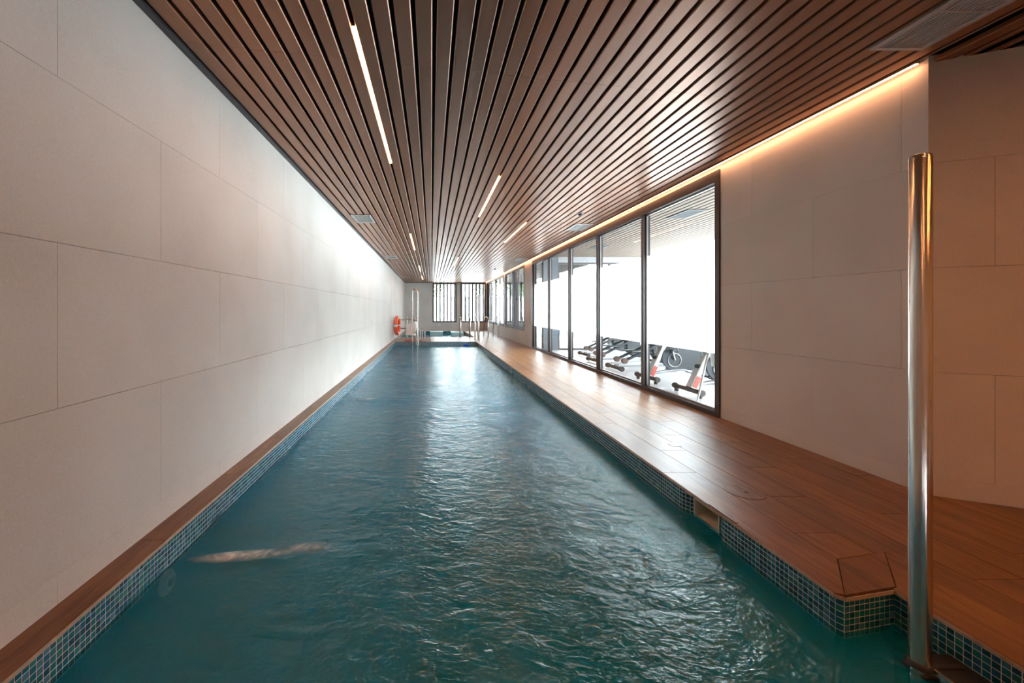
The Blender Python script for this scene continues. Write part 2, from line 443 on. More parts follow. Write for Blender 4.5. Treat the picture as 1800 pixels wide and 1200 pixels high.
# ------------------------------------------------------------------ floor: slab, wood-look planks
PT = .012
floor = MB()
floor.box(XL-.1, PL-.004, YB, YE+.2, -.3, -PT)
floor.box(PRN+.006, XR+.12, YB, YC, -.3, -PT)
floor.prism([(XR, YB), (PX+.1, YB), (PX+.1, PY), (XR, YC)], -.3, -PT)
floor.box(PRN+.2, XR+.12, YC, YE+.2, -.3, -PT)
floor.box(1.86, PRN+.2, 1.9, YE+.2, -.3, -PT)
for a, b in ((1.775, 2.425), (2.89, 8.70), (9.01, 14.82), (15.13, YP+.004)): floor.box(PR+.006, 1.862, a, b, -.3, -PT)
floor.box(PL-.004, 1.862, YP+.004, YS0-.01, -.3, -PT)
floor.box(PL-.004, XR, YS1+.01, YE+.2, -.3, -PT)
floor.box(PL-.004, 1.862, YB, -.9, -.3, -PT)
FL = tag(floor.build('floor', M['deck_joint']), kind='structure')
g = .0018
def plank(x0, x1, y0, y1): piece('plank', (x1-x0-2*g, y1-y0-2*g, PT), ((x0+x1)/2, (y0+y1)/2, -PT/2), M['wood'], FL)
def poly_plank(pts, label=None):
    c = Vector((sum(p[0] for p in pts)/len(pts), sum(p[1] for p in pts)/len(pts), 0)); q = []
    for p in pts:
        v = Vector((*p, 0))-c; v *= 1-g*1.4/max(v.length, .01); q.append((v.x, v.y))
    o = MB().prism(q, -PT, 0).build('plank', M['wood'], FL); o.location = c
    if label: o['label'] = label
    return o
def run(x0, x1, ys, ye, joint, length):
    y = joint
    while y > ys: y -= length
    while y < ye:
        a, b = max(y, ys), min(y+length, ye)
        if b-a > .03: plank(x0, x1, a, b)
        y += length
PLK = 1.32
run(XL, PL+.006, YB, YE, 2.17, .87)                         # left coping
# pentagon corner and the pieces that meet it
CX = [(1.715, 1.752), (1.985, 1.805), (2.212, 2.063), (1.927, 2.006)]
poly_plank(CX, 'mitred corner plank at the step in the pool edge')
poly_plank([(PR-.006, 1.765), (1.715, 1.752), (1.927, 2.006), (1.927, 3.07), (PR-.006, 3.07)])
run(PR-.006, 1.927, 3.07, YP-.006, 3.07, PLK)
poly_plank([(PRN-.006, YB), (2.212, YB), (2.212, 2.063), (1.985, 1.805), (PRN-.006, 1.795)])
poly_plank([(1.927, 2.006), (2.15, 2.05), (2.15, 2.24), (1.927, 2.24)])
run(1.927, 2.15, 2.24, YE, 2.24, PLK)
poly_plank([(2.212, 1.36), (2.375, 1.36), (2.375, 2.68), (2.15, 2.68), (2.15, 2.05), (2.212, 2.063)])
run(2.212, 2.375, YB, 1.36, 1.36, PLK)
run(2.15, 2.375, 2.68, YE, 2.68, PLK)
run(2.375, 2.60, YB, YE, 1.854, PLK); run(2.60, 2.82, YB, YE, 2.45, PLK)
run(2.82, 3.04, YB, YE, 2.05, PLK); run(3.04, XR, YB, YE, 1.7, PLK)
for k in range(12):                                          # floor wedge before the angled wall
    x0 = XR+.22*k; x1 = x0+.22
    if x1 > PX: break
    s = ang.y/ang.x
    poly_plank([(x0, YB), (x1, YB), (x1, YC+s*(x1-XR)), (x0, YC+s*(x0-XR))])
x = PL+.006                                                  # deck strip between pool and spa
while x < 1.927:
    x1 = min(x+.22, 1.927)
    if x1 > 1.69 and x < 1.69: x1 = 1.927
    run(x, x1 if x1 < 1.68 else 1.927, YP-.006, YS0+.006, YP+.4, PLK)
    if x1 >= 1.68: break
    x = x1
run(PL+.006, 1.927, YS1-.006, YE, YS1, 1.3)
def edge(pts, z0=-PT-.006, z1=-.002, th=.008, flip=1):       # pale nosing line under the coping
    mb = MB()
    for (a, b) in zip(pts[:-1], pts[1:]):
        a = Vector((*a, 0)); b = Vector((*b, 0)); d = (b-a).normalized(); n = Vector((-d.y, d.x, 0))*flip
        mb.obox((a+b)/2+n*th/2+Vector((0,0,(z0+z1)/2)), d, n, (b-a).length, th, z1-z0)
    return mb
edge([(PL+.0065, YB), (PL+.0065, YS1)], flip=-1, th=.003).build('edge_trim', M['edge'], FL)
edge([(PRN-.0065, YB), (PRN-.0065, 1.788), (1.705, 1.738), (1.682, 1.762), (PR-.0065, 1.785), (PR-.0065, YP-.0065), (PL+.01, YP-.0065)], flip=1, th=.003).build('edge_trim', M['edge'], FL)

# ------------------------------------------------------------------ ceiling of metal slats
PITCH, X0G = .1128, .018
CE = tag(MB().prism([(XL, YB), (PX, YB), (PX, PY), (XR, YC), (XR-.075, YC), (XR-.075, YE), (XL, YE)], ZC+.055, ZC+.075).build('ceiling', M['plenum']), kind='structure')
def y_ang(x): return YC+(x-XR)*ang.y/ang.x-.006
def slat_mesh(x0, x1, ya0, ya1, yb0, yb1):
    """ya* = y at the near end for x0/x1, yb* = far end"""
    z = ZC; c = .005; hh = .03
    prof = [(x0, z+hh), (x0, z+c), (x0+c, z), (x1-c, z), (x1, z+c), (x1, z+hh)]
    def yy(x, a, b): return a+(b-a)*(x-x0)/(x1-x0)
    n = len(prof); vs = [(x, yy(x, ya0, ya1), zz) for x, zz in prof]+[(x, yy(x, yb0, yb1), zz) for x, zz in prof]
    mb = MB(); mb.add(vs, [(i, i+n, i+1+n, i+1) for i in range(n-1)]+[tuple(range(n)), tuple(reversed(range(n, 2*n)))])
    return mb
def y_seam(x): return 2.74+.177*x
GAP = .024
k = -13
while True:
    xa = X0G+PITCH*k+GAP/2; xb = X0G+PITCH*(k+1)-GAP/2; k += 1
    if k-1 == -13: xa = XL+.045
    if xa > PX-.05: break
    if xb > XR-.08 and xa < XR-.08: xb = XR-.082
    if xa >= XR-.08:
        if xa < XR+.0: xa = XR+.004; 
        if xb-xa < .02: continue
        slat_mesh(xa, xb, YB, YB, y_ang(xa), y_ang(xb)).build('slat', M['slat'], CE); continue
    sa, sb = y_seam(xa), y_seam(xb)
    slat_mesh(xa, xb, YB, YB, sa-.001, sb-.001).build('slat', M['slat'], CE)
    if xb < XR-.1 or True:
        slat_mesh(xa, xb, sa+.001, sb+.001, YE-.02, YE-.02).build('slat', M['slat'], CE)
# edge profiles
tag(MB().box(XL, XL+.034, YB, YE, ZC-.022, ZC+.055).build('trim_1', M['frame']), kind='structure')
tag(MB().box(XL+.034, XR-.078, YE-.02, YE, ZC-.012, ZC+.055).build('trim_2', M['frame']), kind='structure')
tag(MB().box(XR-.082, XR-.078, YC-.02, YE, ZC-.001, ZC+.075).build('trim_3', M['frame']), kind='structure')
tag(MB().box(XL-.2, PX+.2, YB-.2, YE+.25, ZC+.075, ZC+.2).build('roof_slab', M['plenum']), kind='structure')

# ------------------------------------------------------------------ lights in the ceiling
cove = thing('cove_light', (XR-.04, YC, ZC), 'continuous warm LED line running along the top of the right wall', 'light')
MB().box(XR-.060, XR-.030, YC+.03, YE-.1, ZC+.012, ZC+.016).build('diffuser', M['cove'], cove)
MB().box(XR-.066, XR-.024, YC+.03, YE-.1, ZC+.0165, ZC+.03).build('channel', M['frame_edge'], cove)
LIGHTS = [(-4, 2.36, 4.53, 'longest warm ceiling light line, nearest, above the left side of the pool'),
    (7, 4.99, 7.13, 'warm ceiling light line above the centre of the pool, right of the long one'),
    (15, 7.64, 9.82, 'warm ceiling light line nearest to the gym glazing'),
    (-4, 8.79, 11.1, 'short warm ceiling light line, second in the left row'),
    (7, 12.7, 14.9, 'pale faint ceiling light line lost in the window reflection'),
    (-4, 15.1, 17.1, 'tiny warm ceiling light line, third in the left row'),
    (-4, 19.7, 21.6, 'tiniest warm ceiling light line, last of the left row by the end wall'),
    (15, -.15, 2.08, 'ceiling light line above the right deck, just out at the top edge'),
    (7, -2.7, -.6, 'ceiling light line behind the viewpoint over the centre'),
    (-4, -2.9, -.9, 'ceiling light line behind the viewpoint over the left'),
    (28, -2.4, .2, 'added fill light line behind the viewpoint beside the angled wall'),  # this and the next are added out of view to warm the right walls
    (37, -2.4, .2, 'added fill light line behind the viewpoint in the corner past the angled wall')]
for (kk, y0, y1, lab) in LIGHTS:
    xc = X0G+PITCH*kk
    t = thing('linear_light', (xc, y0, ZC), lab, 'light', 'warm LED lines between the ceiling slats')
    MB().box(xc-.0095, xc+.0095, y0, y1, ZC+.001, ZC+.007).build('diffuser', M['led_fill' if kk > 20 else 'led'], t)
    MB().box(xc-.011, xc+.011, y0-.01, y1+.01, ZC+.0075, ZC+.03).build('housing', M['frame_edge'], t)

def grille(x0, x1, y0, y1, sections, label, nb=11, z=ZC, vm=None):
    vm = vm or M['vent']
    t = thing('air_vent', ((x0+x1)/2, (y0+y1)/2, z), label, 'vent', 'air vents in the slatted ceiling')
    f = .028; zb = z-.012
    fr = MB(); fr.box(x0, x1, y0, y0+f, zb, z-.001); fr.box(x0, x1, y1-f, y1, zb, z-.001)
    fr.box(x0, x0+f, y0+f, y1-f, zb, z-.001); fr.box(x1-f, x1, y0+f, y1-f, zb, z-.001)
    fr.build('frame', vm, t, bevel=.002)
    MB().box(x0+f, x1-f, y0+f, y1-f, z-.0015, z-.001).build('backing', M['plenum'], t)
    L_ = (y1-y0-2*f)/sections
    for s_ in range(1, sections):
        yy = y0+f+s_*L_; piece('divider', (x1-x0-2*f, .012, .009), ((x0+x1)/2, yy, z-.0065), vm, t)
    for s_ in range(sections):
        a = y0+f+s_*L_+(.007 if s_ else 0); b = y0+f+(s_+1)*L_-(.007 if s_ < sections-1 else 0)
        for i in range(nb):
            xx = x0+f+(i+.5)*(x1-x0-2*f)/nb
            piece('blade', (.011, b-a, .006), (xx, (a+b)/2, z-.006), vm, t)
    return t
grille(2.632, 2.950, 1.58, 2.545, 3, 'large grey louvred air vent above the right deck, nearest')
grille(-1.33, -1.0, 6.96, 7.58, 1, 'small louvred air vent beside the left wall, nearest on that side')
grille(-1.34, -1.02, 12.2, 12.85, 1, 'second small louvred air vent beside the left wall')
grille(-1.34, -1.02, 19.8, 20.5, 1, 'farthest tiny air vent beside the left wall')
grille(2.63, 2.95, 7.7, 8.3, 1, 'small louvred air vent beside the gym glazing')
grille(2.63, 2.95, 12.8, 13.4, 1, 'far air vent just before the side windows')
for (x, y, lab) in ((2.42, 6.85, 'small dark sensor on the ceiling next to the gym glazing vent'), (2.41, 16.0, 'far small dark sensor on the ceiling before the end windows')):
    t = thing('ceiling_sensor', (x, y, ZC), lab, 'sensor', 'ceiling sensors')
    MB().disc((x, y, ZC-.008), (0,0,1), .055, .014).build('base', M['vent'], t, True)
    MB().tube([(x, y, ZC-.0155), (x, y, ZC-.032), (x, y, ZC-.045)], .03, 16, True, [.04, .036, .018]).build('head', M['black'], t, True)

# ------------------------------------------------------------------ lap pool
pool = thing('swimming_pool', (PL, YP, ZW), 'long narrow lap pool of rippling teal water edged with blue green mosaic', 'pool')
P = .026; TOP = -PT-.006
NEAR = []
stuff = MB(); grout = MB(); basin = MB()
def tile_seg(a, b, face, y_hi=None, rows=6, near=False):
    """mosaic between a and b; face = direction the tiles look in; near pieces become separate parts"""
    a = Vector((*a, 0)); b = Vector((*b, 0)); d = (b-a); ln = d.length; d.normalize(); n = Vector((*face, 0)).normalized()
    cols = max(1, round(ln/P)); pt = ln/cols
    for c in range(cols):
        mid = a+d*(c+.5)*pt
        sep = near and NEARTEST(mid)
        for r in range(rows):
            zc = TOP-P*(r+.5); cen = mid+n*.0004+Vector((0,0,zc))
            if sep and r < 5:
                NEAR.append((cen, math.atan2(d.y, d.x), n, pt))
            else:
                w2 = pt/2-.0013; h2 = P/2-.0013
                o = [cen+d*i*w2+Vector((0,0,1))*j*h2 for i, j in ((-1,-1),(1,-1),(1,1),(-1,1))]
                fr_ = [cen+n*.0008+d*i*(w2-.0008)+Vector((0,0,1))*j*(h2-.0008) for i, j in ((-1,-1),(1,-1),(1,1),(-1,1))]
                bk = [p-n*.003 for p in o]
                if d.cross(Vector((0,0,1))).dot(n) > 0:
                    stuff.add(bk+fr_, [(4,5,6,7),(0,1,5,4),(1,2,6,5),(2,3,7,6),(3,0,4,7)])
                else:
                    stuff.add(bk+fr_, [(7,6,5,4),(4,5,1,0),(5,6,2,1),(6,7,3,2),(7,4,0,3)])
    A = a; B = b
    grout.quad((A.x, A.y, TOP), (B.x, B.y, TOP), (B.x, B.y, TOP-6*P-.002), (A.x, A.y, TOP-6*P-.002))
    basin.quad((A.x, A.y, TOP-6*P-.002), (B.x, B.y, TOP-6*P-.002), (B.x, B.y, -1.35), (A.x, A.y, -1.35))
NEARTEST = lambda m: 1.33 < m.y < 1.93
tile_seg((PL, -.9), (PL, YP), (1, 0), near=True)
tile_seg((PL, YP), (PR, YP), (0, -1))
NEARTEST = lambda m: m.y > 1.38
tile_seg((PRN, -.9), (PRN, 1.794), (-1, 0), near=True)
fdir = Vector((.26, .05)).normalized()
tile_seg((1.705, 1.744), (PRN, 1.794), (fdir.y, -fdir.x), near=True)
tile_seg((1.705, 1.744), (PR, 1.768), (-.8, -.6), near=True)
NEARTEST = lambda m: m.y < 1.93
tile_seg((PR, 1.768), (PR, 2.433), (-1, 0), near=True)
NEARTEST = lambda m: False
def curve_pts(a, b, flip):   # quarter-ish bend into the skimmer recess
    pts = []
    for i in range(5):
        t = i/4; s = (1-math.cos(t*PI/2)) if not flip else math.sin(t*PI/2)
        pts.append((a[0]+(b[0]-a[0])*s, a[1]+(b[1]-a[1])*t))
    return pts
XK = 1.735
SK = [(2.533, 2.778, .1), (8.74, 8.97, .03), (14.86, 15.09, .03)]
prev = 2.433
for i, (s0, s1, cv) in enumerate(SK):
    if i: tile_seg((PR, prev), (PR, s0-cv), (-1, 0))
    cp = curve_pts((PR, s0-cv), (XK, s0), False)
    for p, q in zip(cp[:-1], cp[1:]):
        dd = Vector((q[0]-p[0], q[1]-p[1])); tile_seg(p, q, (-dd.y, dd.x))
    cp = curve_pts((XK, s1), (PR, s1+cv), True)
    for p, q in zip(cp[:-1], cp[1:]):
        dd = Vector((q[0]-p[0], q[1]-p[1])); tile_seg(p, q, (-dd.y, dd.x))
    basin.quad((XK, s0, -.17), (XK, s1, -.17), (XK, s1, -1.35), (XK, s0, -1.35))
    prev = s1+cv
tile_seg((PR, prev), (PR, YP), (-1, 0))
basin.quad((PL, -.9, -1.35), (PRN, -.9, -1.35), (PRN, YP, -1.35), (PL, YP, -1.35))
basin.quad((PL, -.9, TOP), (PRN, -.9, TOP), (PRN, -.9, -1.35), (PL, -.9, -1.35))
basin.build('basin', M['basin'], pool)
cv_ = MB()                                              # rounded foot of the basin walls
for A, B, n in (((PL, -.9), (PL, YP), (1, 0)), ((PR, 1.80), (PR, YP), (-1, 0)), ((PL, YP), (PR, YP), (0, -1))):
    vs = []; K = 14
    for t in np.linspace(.05, PI/2, K):
        o, z = .9*(1-math.cos(t))+.003, -.30-1.045*math.sin(t)
        vs += [(A[0]+n[0]*o, A[1]+n[1]*o, z), (B[0]+n[0]*o, B[1]+n[1]*o, z)]
    cv_.add(vs, [(2*q, 2*q+1, 2*q+3, 2*q+2) for q in range(K-1)])
cv_.build('basin_foot', M['basin'], pool, True); grout.build('grout', M['grout'], pool)
tag(stuff.build('mosaic_band', M['tile'], pool), kind='stuff')
_tm = {}
def tile_mesh(pt):
    k = round(pt, 4)
    if k not in _tm:
        w2 = pt/2-.0013; h2 = P/2-.0013; c = .0008
        me = D.meshes.new('mosaic_tile')
        me.from_pydata([(x, 0, z) for x, z in ((-w2,-h2),(w2,-h2),(w2,h2),(-w2,h2))]+[(x, -.0013, z) for x, z in ((-w2+c,-h2+c),(w2-c,-h2+c),(w2-c,h2-c),(-w2+c,h2-c))],
                       [], [(3,2,1,0),(4,5,6,7),(0,1,5,4),(1,2,6,5),(2,3,7,6),(3,0,4,7)])
        me.materials.append(M['tile']); _tm[k] = me
    return _tm[k]
for (cen, a, n, pt) in NEAR:
    o = D.objects.new('mosaic_tile', tile_mesh(pt)); C.objects.link(o); o.parent = pool
    o.location = cen-Vector(n)*.0005-pool.location
    o.rotation_euler = (0, 0, math.atan2(n.y, n.x)+PI/2)
print('near tiles', len(NEAR), 'stuff tris', len(stuff.f)*2)

# water surface
def water_grid(name, m, parent, x0, x1, y0, y1, z, step, extra=None, amp=1.0, jets=()):
    rng = np.random.RandomState(5)
    nx = int((x1-x0)/step)+1; ny = int((y1-y0)/step)+1
    X, Y = np.meshgrid(np.linspace(x0, x1, nx), np.linspace(y0, y1, ny))
    H = np.zeros_like(X)
    for i in range(26):
        lam = .13*(.9/.13)**rng.rand(); th = rng.uniform(0, PI); a = .0014*lam*amp
        k = 2*PI/lam; ph = rng.rand()*6.28
        H += a*np.sin(k*(X*math.cos(th)+Y*math.sin(th))+ph+1.3*np.sin(1.7*X+.9*Y+i))
    for (jx, jy, rx, ry, h) in jets:
        H += h*np.exp(-((X-jx)/rx)**2-((Y-jy)/ry)**2)
    vs = np.stack([X, Y, z+H], -1).reshape(-1, 3)
    i = np.arange(ny-1)[:, None]*nx+np.arange(nx-1)[None]
    fs = np.stack([i, i+1, i+1+nx, i+nx], -1).reshape(-1, 4)
    if extra is not None:
        ex0, ex1, ey0, ey1 = extra
        cx = X[0, :]; keep = (vs[fs].mean(1)[:, 0] < ex0) | (vs[fs].mean(1)[:, 1] < ey1); fs = fs[keep]
    me = D.meshes.new(name); off = np.array(wloc(parent))
    me.from_pydata((vs-off).tolist(), [], fs.tolist()); me.materials.append(m)
    me.polygons.foreach_set('use_smooth', [True]*len(me.polygons))
    o = D.objects.new(name, me); C.objects.link(o); o.parent = parent; return o
JET = [(-1.05, 2.28, .28, .06, .012), (-.7, 2.37, .2, .06, .008), (-.9, 6.3, .5, .10, .02), (-.6, 10.3, .6, .14, .02), (-.5, 14.0, .6, .15, .015)]
water_grid('water', M['water'], pool, PL, PRN, -.9, YP, ZW, .03, (PR+.02, 0, 0, 1.80), 1.0, JET)
# submerged fittings seen through the water
def fitting(name, c, n, r, label, cat, matn):
    c = Vector(c); n = Vector(n); t = thing(name, c, label, cat)
    MB().tube([c, c+n*.008, c+n*.018, c+n*.02], r, 28, True, [r, r, r*.86, r*.8]).build('face_plate', matn, t, True)
    if r < .1:
        MB().torus(c+n*.021, n, r*.55, r*.08, 24, 8).build('ring', matn, t, True)
        MB().disc(c+n*.022, n, r*.3, .006).build('nozzle', M['grey'], t, True)
    else: MB().tube([c+n*.021, c+n*.030, c+n*.034], r*.7, 28, True, [r*.78, r*.6, r*.3]).build('lens', matn, t, True)
fitting('water_jet', (PL+.003, 2.178, -.222), (1, 0, 0), .062, 'round pale water jet in the left pool side just under the surface', 'jet', M['white'])
fitting('pool_lamp', (PR-.003, 2.20, -.48), (-1, 0, 0), .13, 'large beige round lamp under water below the right pool edge', 'lamp', M['lampface'])

# skimmers
def skimmer(s0, s1, label, m):
    t = thing('skimmer', (XK, (s0+s1)/2, -.1), label, 'skimmer', 'skimmer openings in the right pool edge')
    zt, zb, dp, f = -.046, -.17, .16, .010
    b = MB(); x0, x1 = XK+.002, XK+dp
    b.box(x0, x1, s0+f, s1-f, zb-.006, zb); b.box(x0, x1, s0+f, s1-f, zt-.004, zt)
    b.box(x0, x1, s0+.004, s0+f, zb, zt); b.box(x0, x1, s1-f, s1-.004, zb, zt); b.box(x1, x1+.005, s0, s1, zb, zt)
    b.add([(x0, s0+f, zb+.012), (x0, s1-f, zb+.012), (x1, s1-f, zb+.045), (x1, s0+f, zb+.045)], [(0,1,2,3)])
    b.build('throat', m, t)
    fr = MB(); fr.box(XK-.010, XK+.002, s0-.002, s0+f, zb, zt); fr.box(XK-.010, XK+.002, s1-f, s1+.002, zb, zt); fr.box(XK-.010, XK+.002, s0+f, s1-f, zt-.009, zt)
    fr.build('face_frame', m, t)
    MB().box(XK-.012, XK+.004, s0-.002, s1+.002, zt+.001, -PT-.003).build('lintel', M['wood'], t)
skimmer(*SK[0][:2], 'cream skimmer opening in the pool edge under the deck, nearest', M['cream'])
skimmer(*SK[1][:2], 'dark green skimmer opening half way along the right pool edge', M['spa'])
skimmer(*SK[2][:2], 'farthest skimmer opening near the end of the pool', M['spa'])
t = tag(MB().prism([(PR-.004, 2.335), (PR+.012, 2.345), (PR+.040, 2.44), (PR+.030, 2.50), (PR-.004, 2.57)], .0004, .004).build('coping_chip', M['wood']), 'loose sliver of brown coping lying on the deck edge beside the skimmer', 'coping piece')
# access lid in the deck
lx, ly = 2.035, 2.742
t = thing('access_lid', (lx, ly, 0), 'round wood-look access lid with a finger hole set in the deck', 'lid')
MB().disc((lx, ly, .0006), (0,0,1), .113, .001, 40).build('rim', M['black'], t)
MB().disc((lx, ly, .0012), (0,0,1), .110, .0016, 40).build('cover', M['wood'], t)
MB().disc((lx+.005, ly-.005, .0023), (0,0,1), .012, .0006, 20).build('finger_hole', M['black'], t)
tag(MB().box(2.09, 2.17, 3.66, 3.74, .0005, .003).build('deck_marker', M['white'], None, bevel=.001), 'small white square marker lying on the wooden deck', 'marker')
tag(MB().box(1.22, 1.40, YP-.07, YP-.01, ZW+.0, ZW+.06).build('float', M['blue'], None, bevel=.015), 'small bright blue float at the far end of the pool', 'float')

# ------------------------------------------------------------------ spa at the end
spa = thing('spa_pool', (PL, YS0, 0), 'square mosaic spa pool with foaming water in front of the end wall', 'pool')
b = MB()
b.quad((PL, YS0, 0-PT), (PL, YS1, -PT), (PL, YS1, -1), (PL, YS0, -1)); b.quad((PL, YS1, -PT), (XS, YS1, -PT), (XS, YS1, -1), (PL, YS1, -1))
b.quad((XS, YS1, -PT), (XS, YS0, -PT), (XS, YS0, -1), (XS, YS1, -1)); b.quad((PL, YS0, -PT), (XS, YS0, -PT), (XS, YS0, -1), (PL, YS0, -1))
b.quad((PL, YS0, -1), (XS, YS0, -1), (XS, YS1, -1), (PL, YS1, -1))
b.build('basin', M['spa'], spa)
water_grid('water', M['spawater'], spa, PL, XS, YS0, YS1, -.19, .06, None, 2.0, [(.4, 21, .5, .5, .05), (2, 21, .5, .6, .06), (1.3, 20, .3, .4, .05)])
for (x0, x1, y0, y1) in ((-.06, .62, 22.5, 23.4), (1.05, 1.68, 22.0, 22.9)):
    o = MB().box(x0, x1, y0, y1, -.95, .012).build('seat_block', M['spa'], spa)
    MB().box(x0-.01, x1+.01, y0-.01, y1+.01, .013, .03).build('cap', M['spa_light'], o)
    MB().box(x0, x0+.0+(x1-x0), y0-.012, y0-.002, -.2, .012).build('riser', M['spa_light'], o)
t = tag(MB().box(.45, 1.1, YS0-.12, YS0-.02, .0005, .006).build('drain_grate', M['frame']), 'dark slotted drain grate on the strip between pool and spa', 'grate')

# ------------------------------------------------------------------ windows
def frame_rect(mb, horiz, a0, a1, z0, z1, w, wt, wb, f0, f1):
    """rectangular frame; horiz = function mapping (t, f, z) to a point"""
    def blk(t0, t1, q0, q1):
        mb.add([horiz(t0,f0,q0),horiz(t1,f0,q0),horiz(t1,f1,q0),horiz(t0,f1,q0),horiz(t0,f0,q1),horiz(t1,f0,q1),horiz(t1,f1,q1),horiz(t0,f1,q1)],
               [(0,3,2,1),(4,5,6,7),(0,1,5,4),(1,2,6,5),(2,3,7,6),(3,0,4,7)])
    blk(a0, a0+w, z0, z1); blk(a1-w, a1, z0, z1); blk(a0+w, a1-w, z1-wt, z1); blk(a0+w, a1-w, z0, z0+wb)
RW = lambda t, f, z: Vector((XR+f, t, z))
EW = lambda t, f, z: Vector((t, YE+f, z))
def hb(mb, H, t0, t1, f0, f1, z0, z1):
    mb.add([H(t0,f0,z0),H(t1,f0,z0),H(t1,f1,z0),H(t0,f1,z0),H(t0,f0,z1),H(t1,f0,z1),H(t1,f1,z1),H(t0,f1,z1)],
           [(0,3,2,1),(4,5,6,7),(0,1,5,4),(1,2,6,5),(2,3,7,6),(3,0,4,7)]); return mb
# gym glazing
mb = MB(); frame_rect(mb, RW, G0, G1, 0, GT, .07, .13, .055, -.018, .10)
W1 = tag(mb.build('window_1', M['frame']), kind='structure')
edges = [G0+.07, 6.33, 8.06, 9.73, 11.43, G1-.07]
for i in range(5):
    a, b = edges[i], edges[i+1]
    if i: hb(MB(), RW, a-.033, a+.033, -.012, .09, .056, GT-.131).build('mullion', M['frame'], W1); hb(MB(), RW, a-.010, a+.010, -.016, -.0125, .056, GT-.131).build('cover_strip', M['frame_edge'], W1)
    a += .034 if i else .002; b -= .034 if i < 4 else .002
    mb = MB(); frame_rect(mb, RW, a, b, .057, GT-.132, .018, .018, .018, .030, .055); mb.build('glazing_bead', M['frame_edge'], W1)
    p = hb(MB(), RW, a+.019, b-.019, .040, .0405, .076, GT-.151)
    pn = MB().quad(RW(a+.017, .042, .074), RW(b-.017, .042, .074), RW(b-.017, .042, GT-.149), RW(a+.017, .042, GT-.149)).build('pane', M['pane'], W1)
    MB().quad(RW(a+.017, .046, .69), RW(b-.017, .046, .69), RW(b-.017, .046, 1.98), RW(a+.017, .046, 1.98)).build('frosted_film', M['film'], pn)
# side windows
def side_window(idx, a0, a1, muls, handle=None):
    mb = MB(); frame_rect(mb, RW, a0, a1, WB, WT, .05, .05, .07, -.012, .09)
    W = tag(mb.build('window_%d' % idx, M['frame']), kind='structure')
    es = [a0+.05]+muls+[a1-.05]
    for i in range(len(es)-1):
        a, b = es[i]+.001, es[i+1]-.001
        off = .01 if i % 2 == 0 else .045
        mb = MB(); frame_rect(mb, RW, a-(.02 if i else 0), b+(.02 if i < len(es)-2 else 0), WB+.071, WT-.051, .045, .045, .05, off, off+.032); mb.build('sash', M['frame'], W)
        MB().quad(RW(a+.02, off+.016, WB+.1), RW(b-.02, off+.016, WB+.1), RW(b-.02, off+.016, WT-.08), RW(a+.02, off+.016, WT-.08)).build('pane', M['pane'], W)
    if handle:
        h = MB(); h.tube([RW(handle, -.03, 1.52), RW(handle, -.03, 1.66)], .012, 10); h.tube([RW(handle, .01, 1.59), RW(handle, -.03, 1.59)], .012, 10)
        h.tube([RW(handle, -.035, 1.59), RW(handle+.12, -.035, 1.59)], .010, 10)
        h.build('handle', M['black'], W, True)
    return W
side_window(4, A0, A1, [15.45, 16.6], 15.5)
side_window(5, B0, B1, [19.7, 21.0, 22.5])
def end_window(idx, x0, x1):
    mb = MB(); frame_rect(mb, EW, x0, x1, WB+.01, WT, .085, .075, .085, -.014, .10)
    W = tag(mb.build('window_%d' % idx, M['frame']), kind='structure')
    MB().quad(EW(x0+.08, .05, WB+.09), EW(x1-.08, .05, WB+.09), EW(x1-.08, .05, WT-.07), EW(x0+.08, .05, WT-.07)).build('pane', M['pane'], W)
end_window(2, *E[0]); end_window(3, *E[1])
# outdoor vertical fins
def fin_screen(label, pts, hx):
    t = thing('fin_screen', (*pts[0], 0), label, 'screen', 'outdoor screens of vertical fins')
    for (x, y) in pts: piece('fin', (.085, .10, 2.6) if hx else (.10, .085, 2.6), (x, y, 1.6), M['fin'], t)
    (xa, ya), (xb, yb) = pts[0], pts[-1]
    for z in (.28, 2.92):
        MB().box(min(xa, xb)-.06, max(xa, xb)+.06, min(ya, yb)-.06, max(ya, yb)+.06, z-.02, z+.02).build('rail', M['frame'], t)
    MB().box(xa-.03, xa+.03, ya-.03, ya+.03, -.04, .26).build('post', M['frame'], t); MB().box(xb-.03, xb+.03, yb-.03, yb+.03, -.04, .26).build('post', M['frame'], t)
fin_screen('vertical fin screen outside the two end wall windows', [(-.1+.209*i, YE+.42) for i in range(18)], True)
fin_screen('vertical fin screen outside the far side window', [(XR+1.0, 18.6+.34*i) for i in range(16)], False)

# ------------------------------------------------------------------ gym behind the glass
gx0 = XR+.14
tag(MB().box(gx0-.002, GX+.2, GY0, GY1+.2, -.3, -.004).build('floor_gym', M['gymfloor']), kind='structure')
GC = tag(MB().box(gx0+.005, GX+.1, GY0, GY1+.1, ZC+.04, ZC+.07).build('ceiling_gym', M['beam']), kind='structure')
k = 0
while gx0+.02+PITCH*(k+1) < GX:
    xa = gx0+.02+PITCH*k; slat_mesh(xa, xa+.092, GY0, GY0, GY1-.1, GY1-.1).build('slat', M['gslat'], GC); k += 1
tag(MB().box(PX+.16, GX, GY0-.1, GY0, 0, ZT).build('wall_gym', M['gwall']), kind='structure')
tag(MB().box(gx0+.01, gx0+.45, GY1-.1, GY1+.1, 0, ZC+.03).build('column', M['column']), kind='structure')
tag(MB().box(gx0+.46, GX, GY1-.08, GY1+.1, ZC-.16, ZC+.03).build('beam_end', M['beam']), kind='structure')
tag(MB().box(GX-.05, GX+.1, GY0, GY1-.09, ZC-.16, ZC+.03).build('beam_side', M['beam']), kind='structure')
grille(4.0, 4.32, 6.6, 7.2, 1, 'air vent in the gym ceiling seen through the nearest big pane', vm=M['column'])
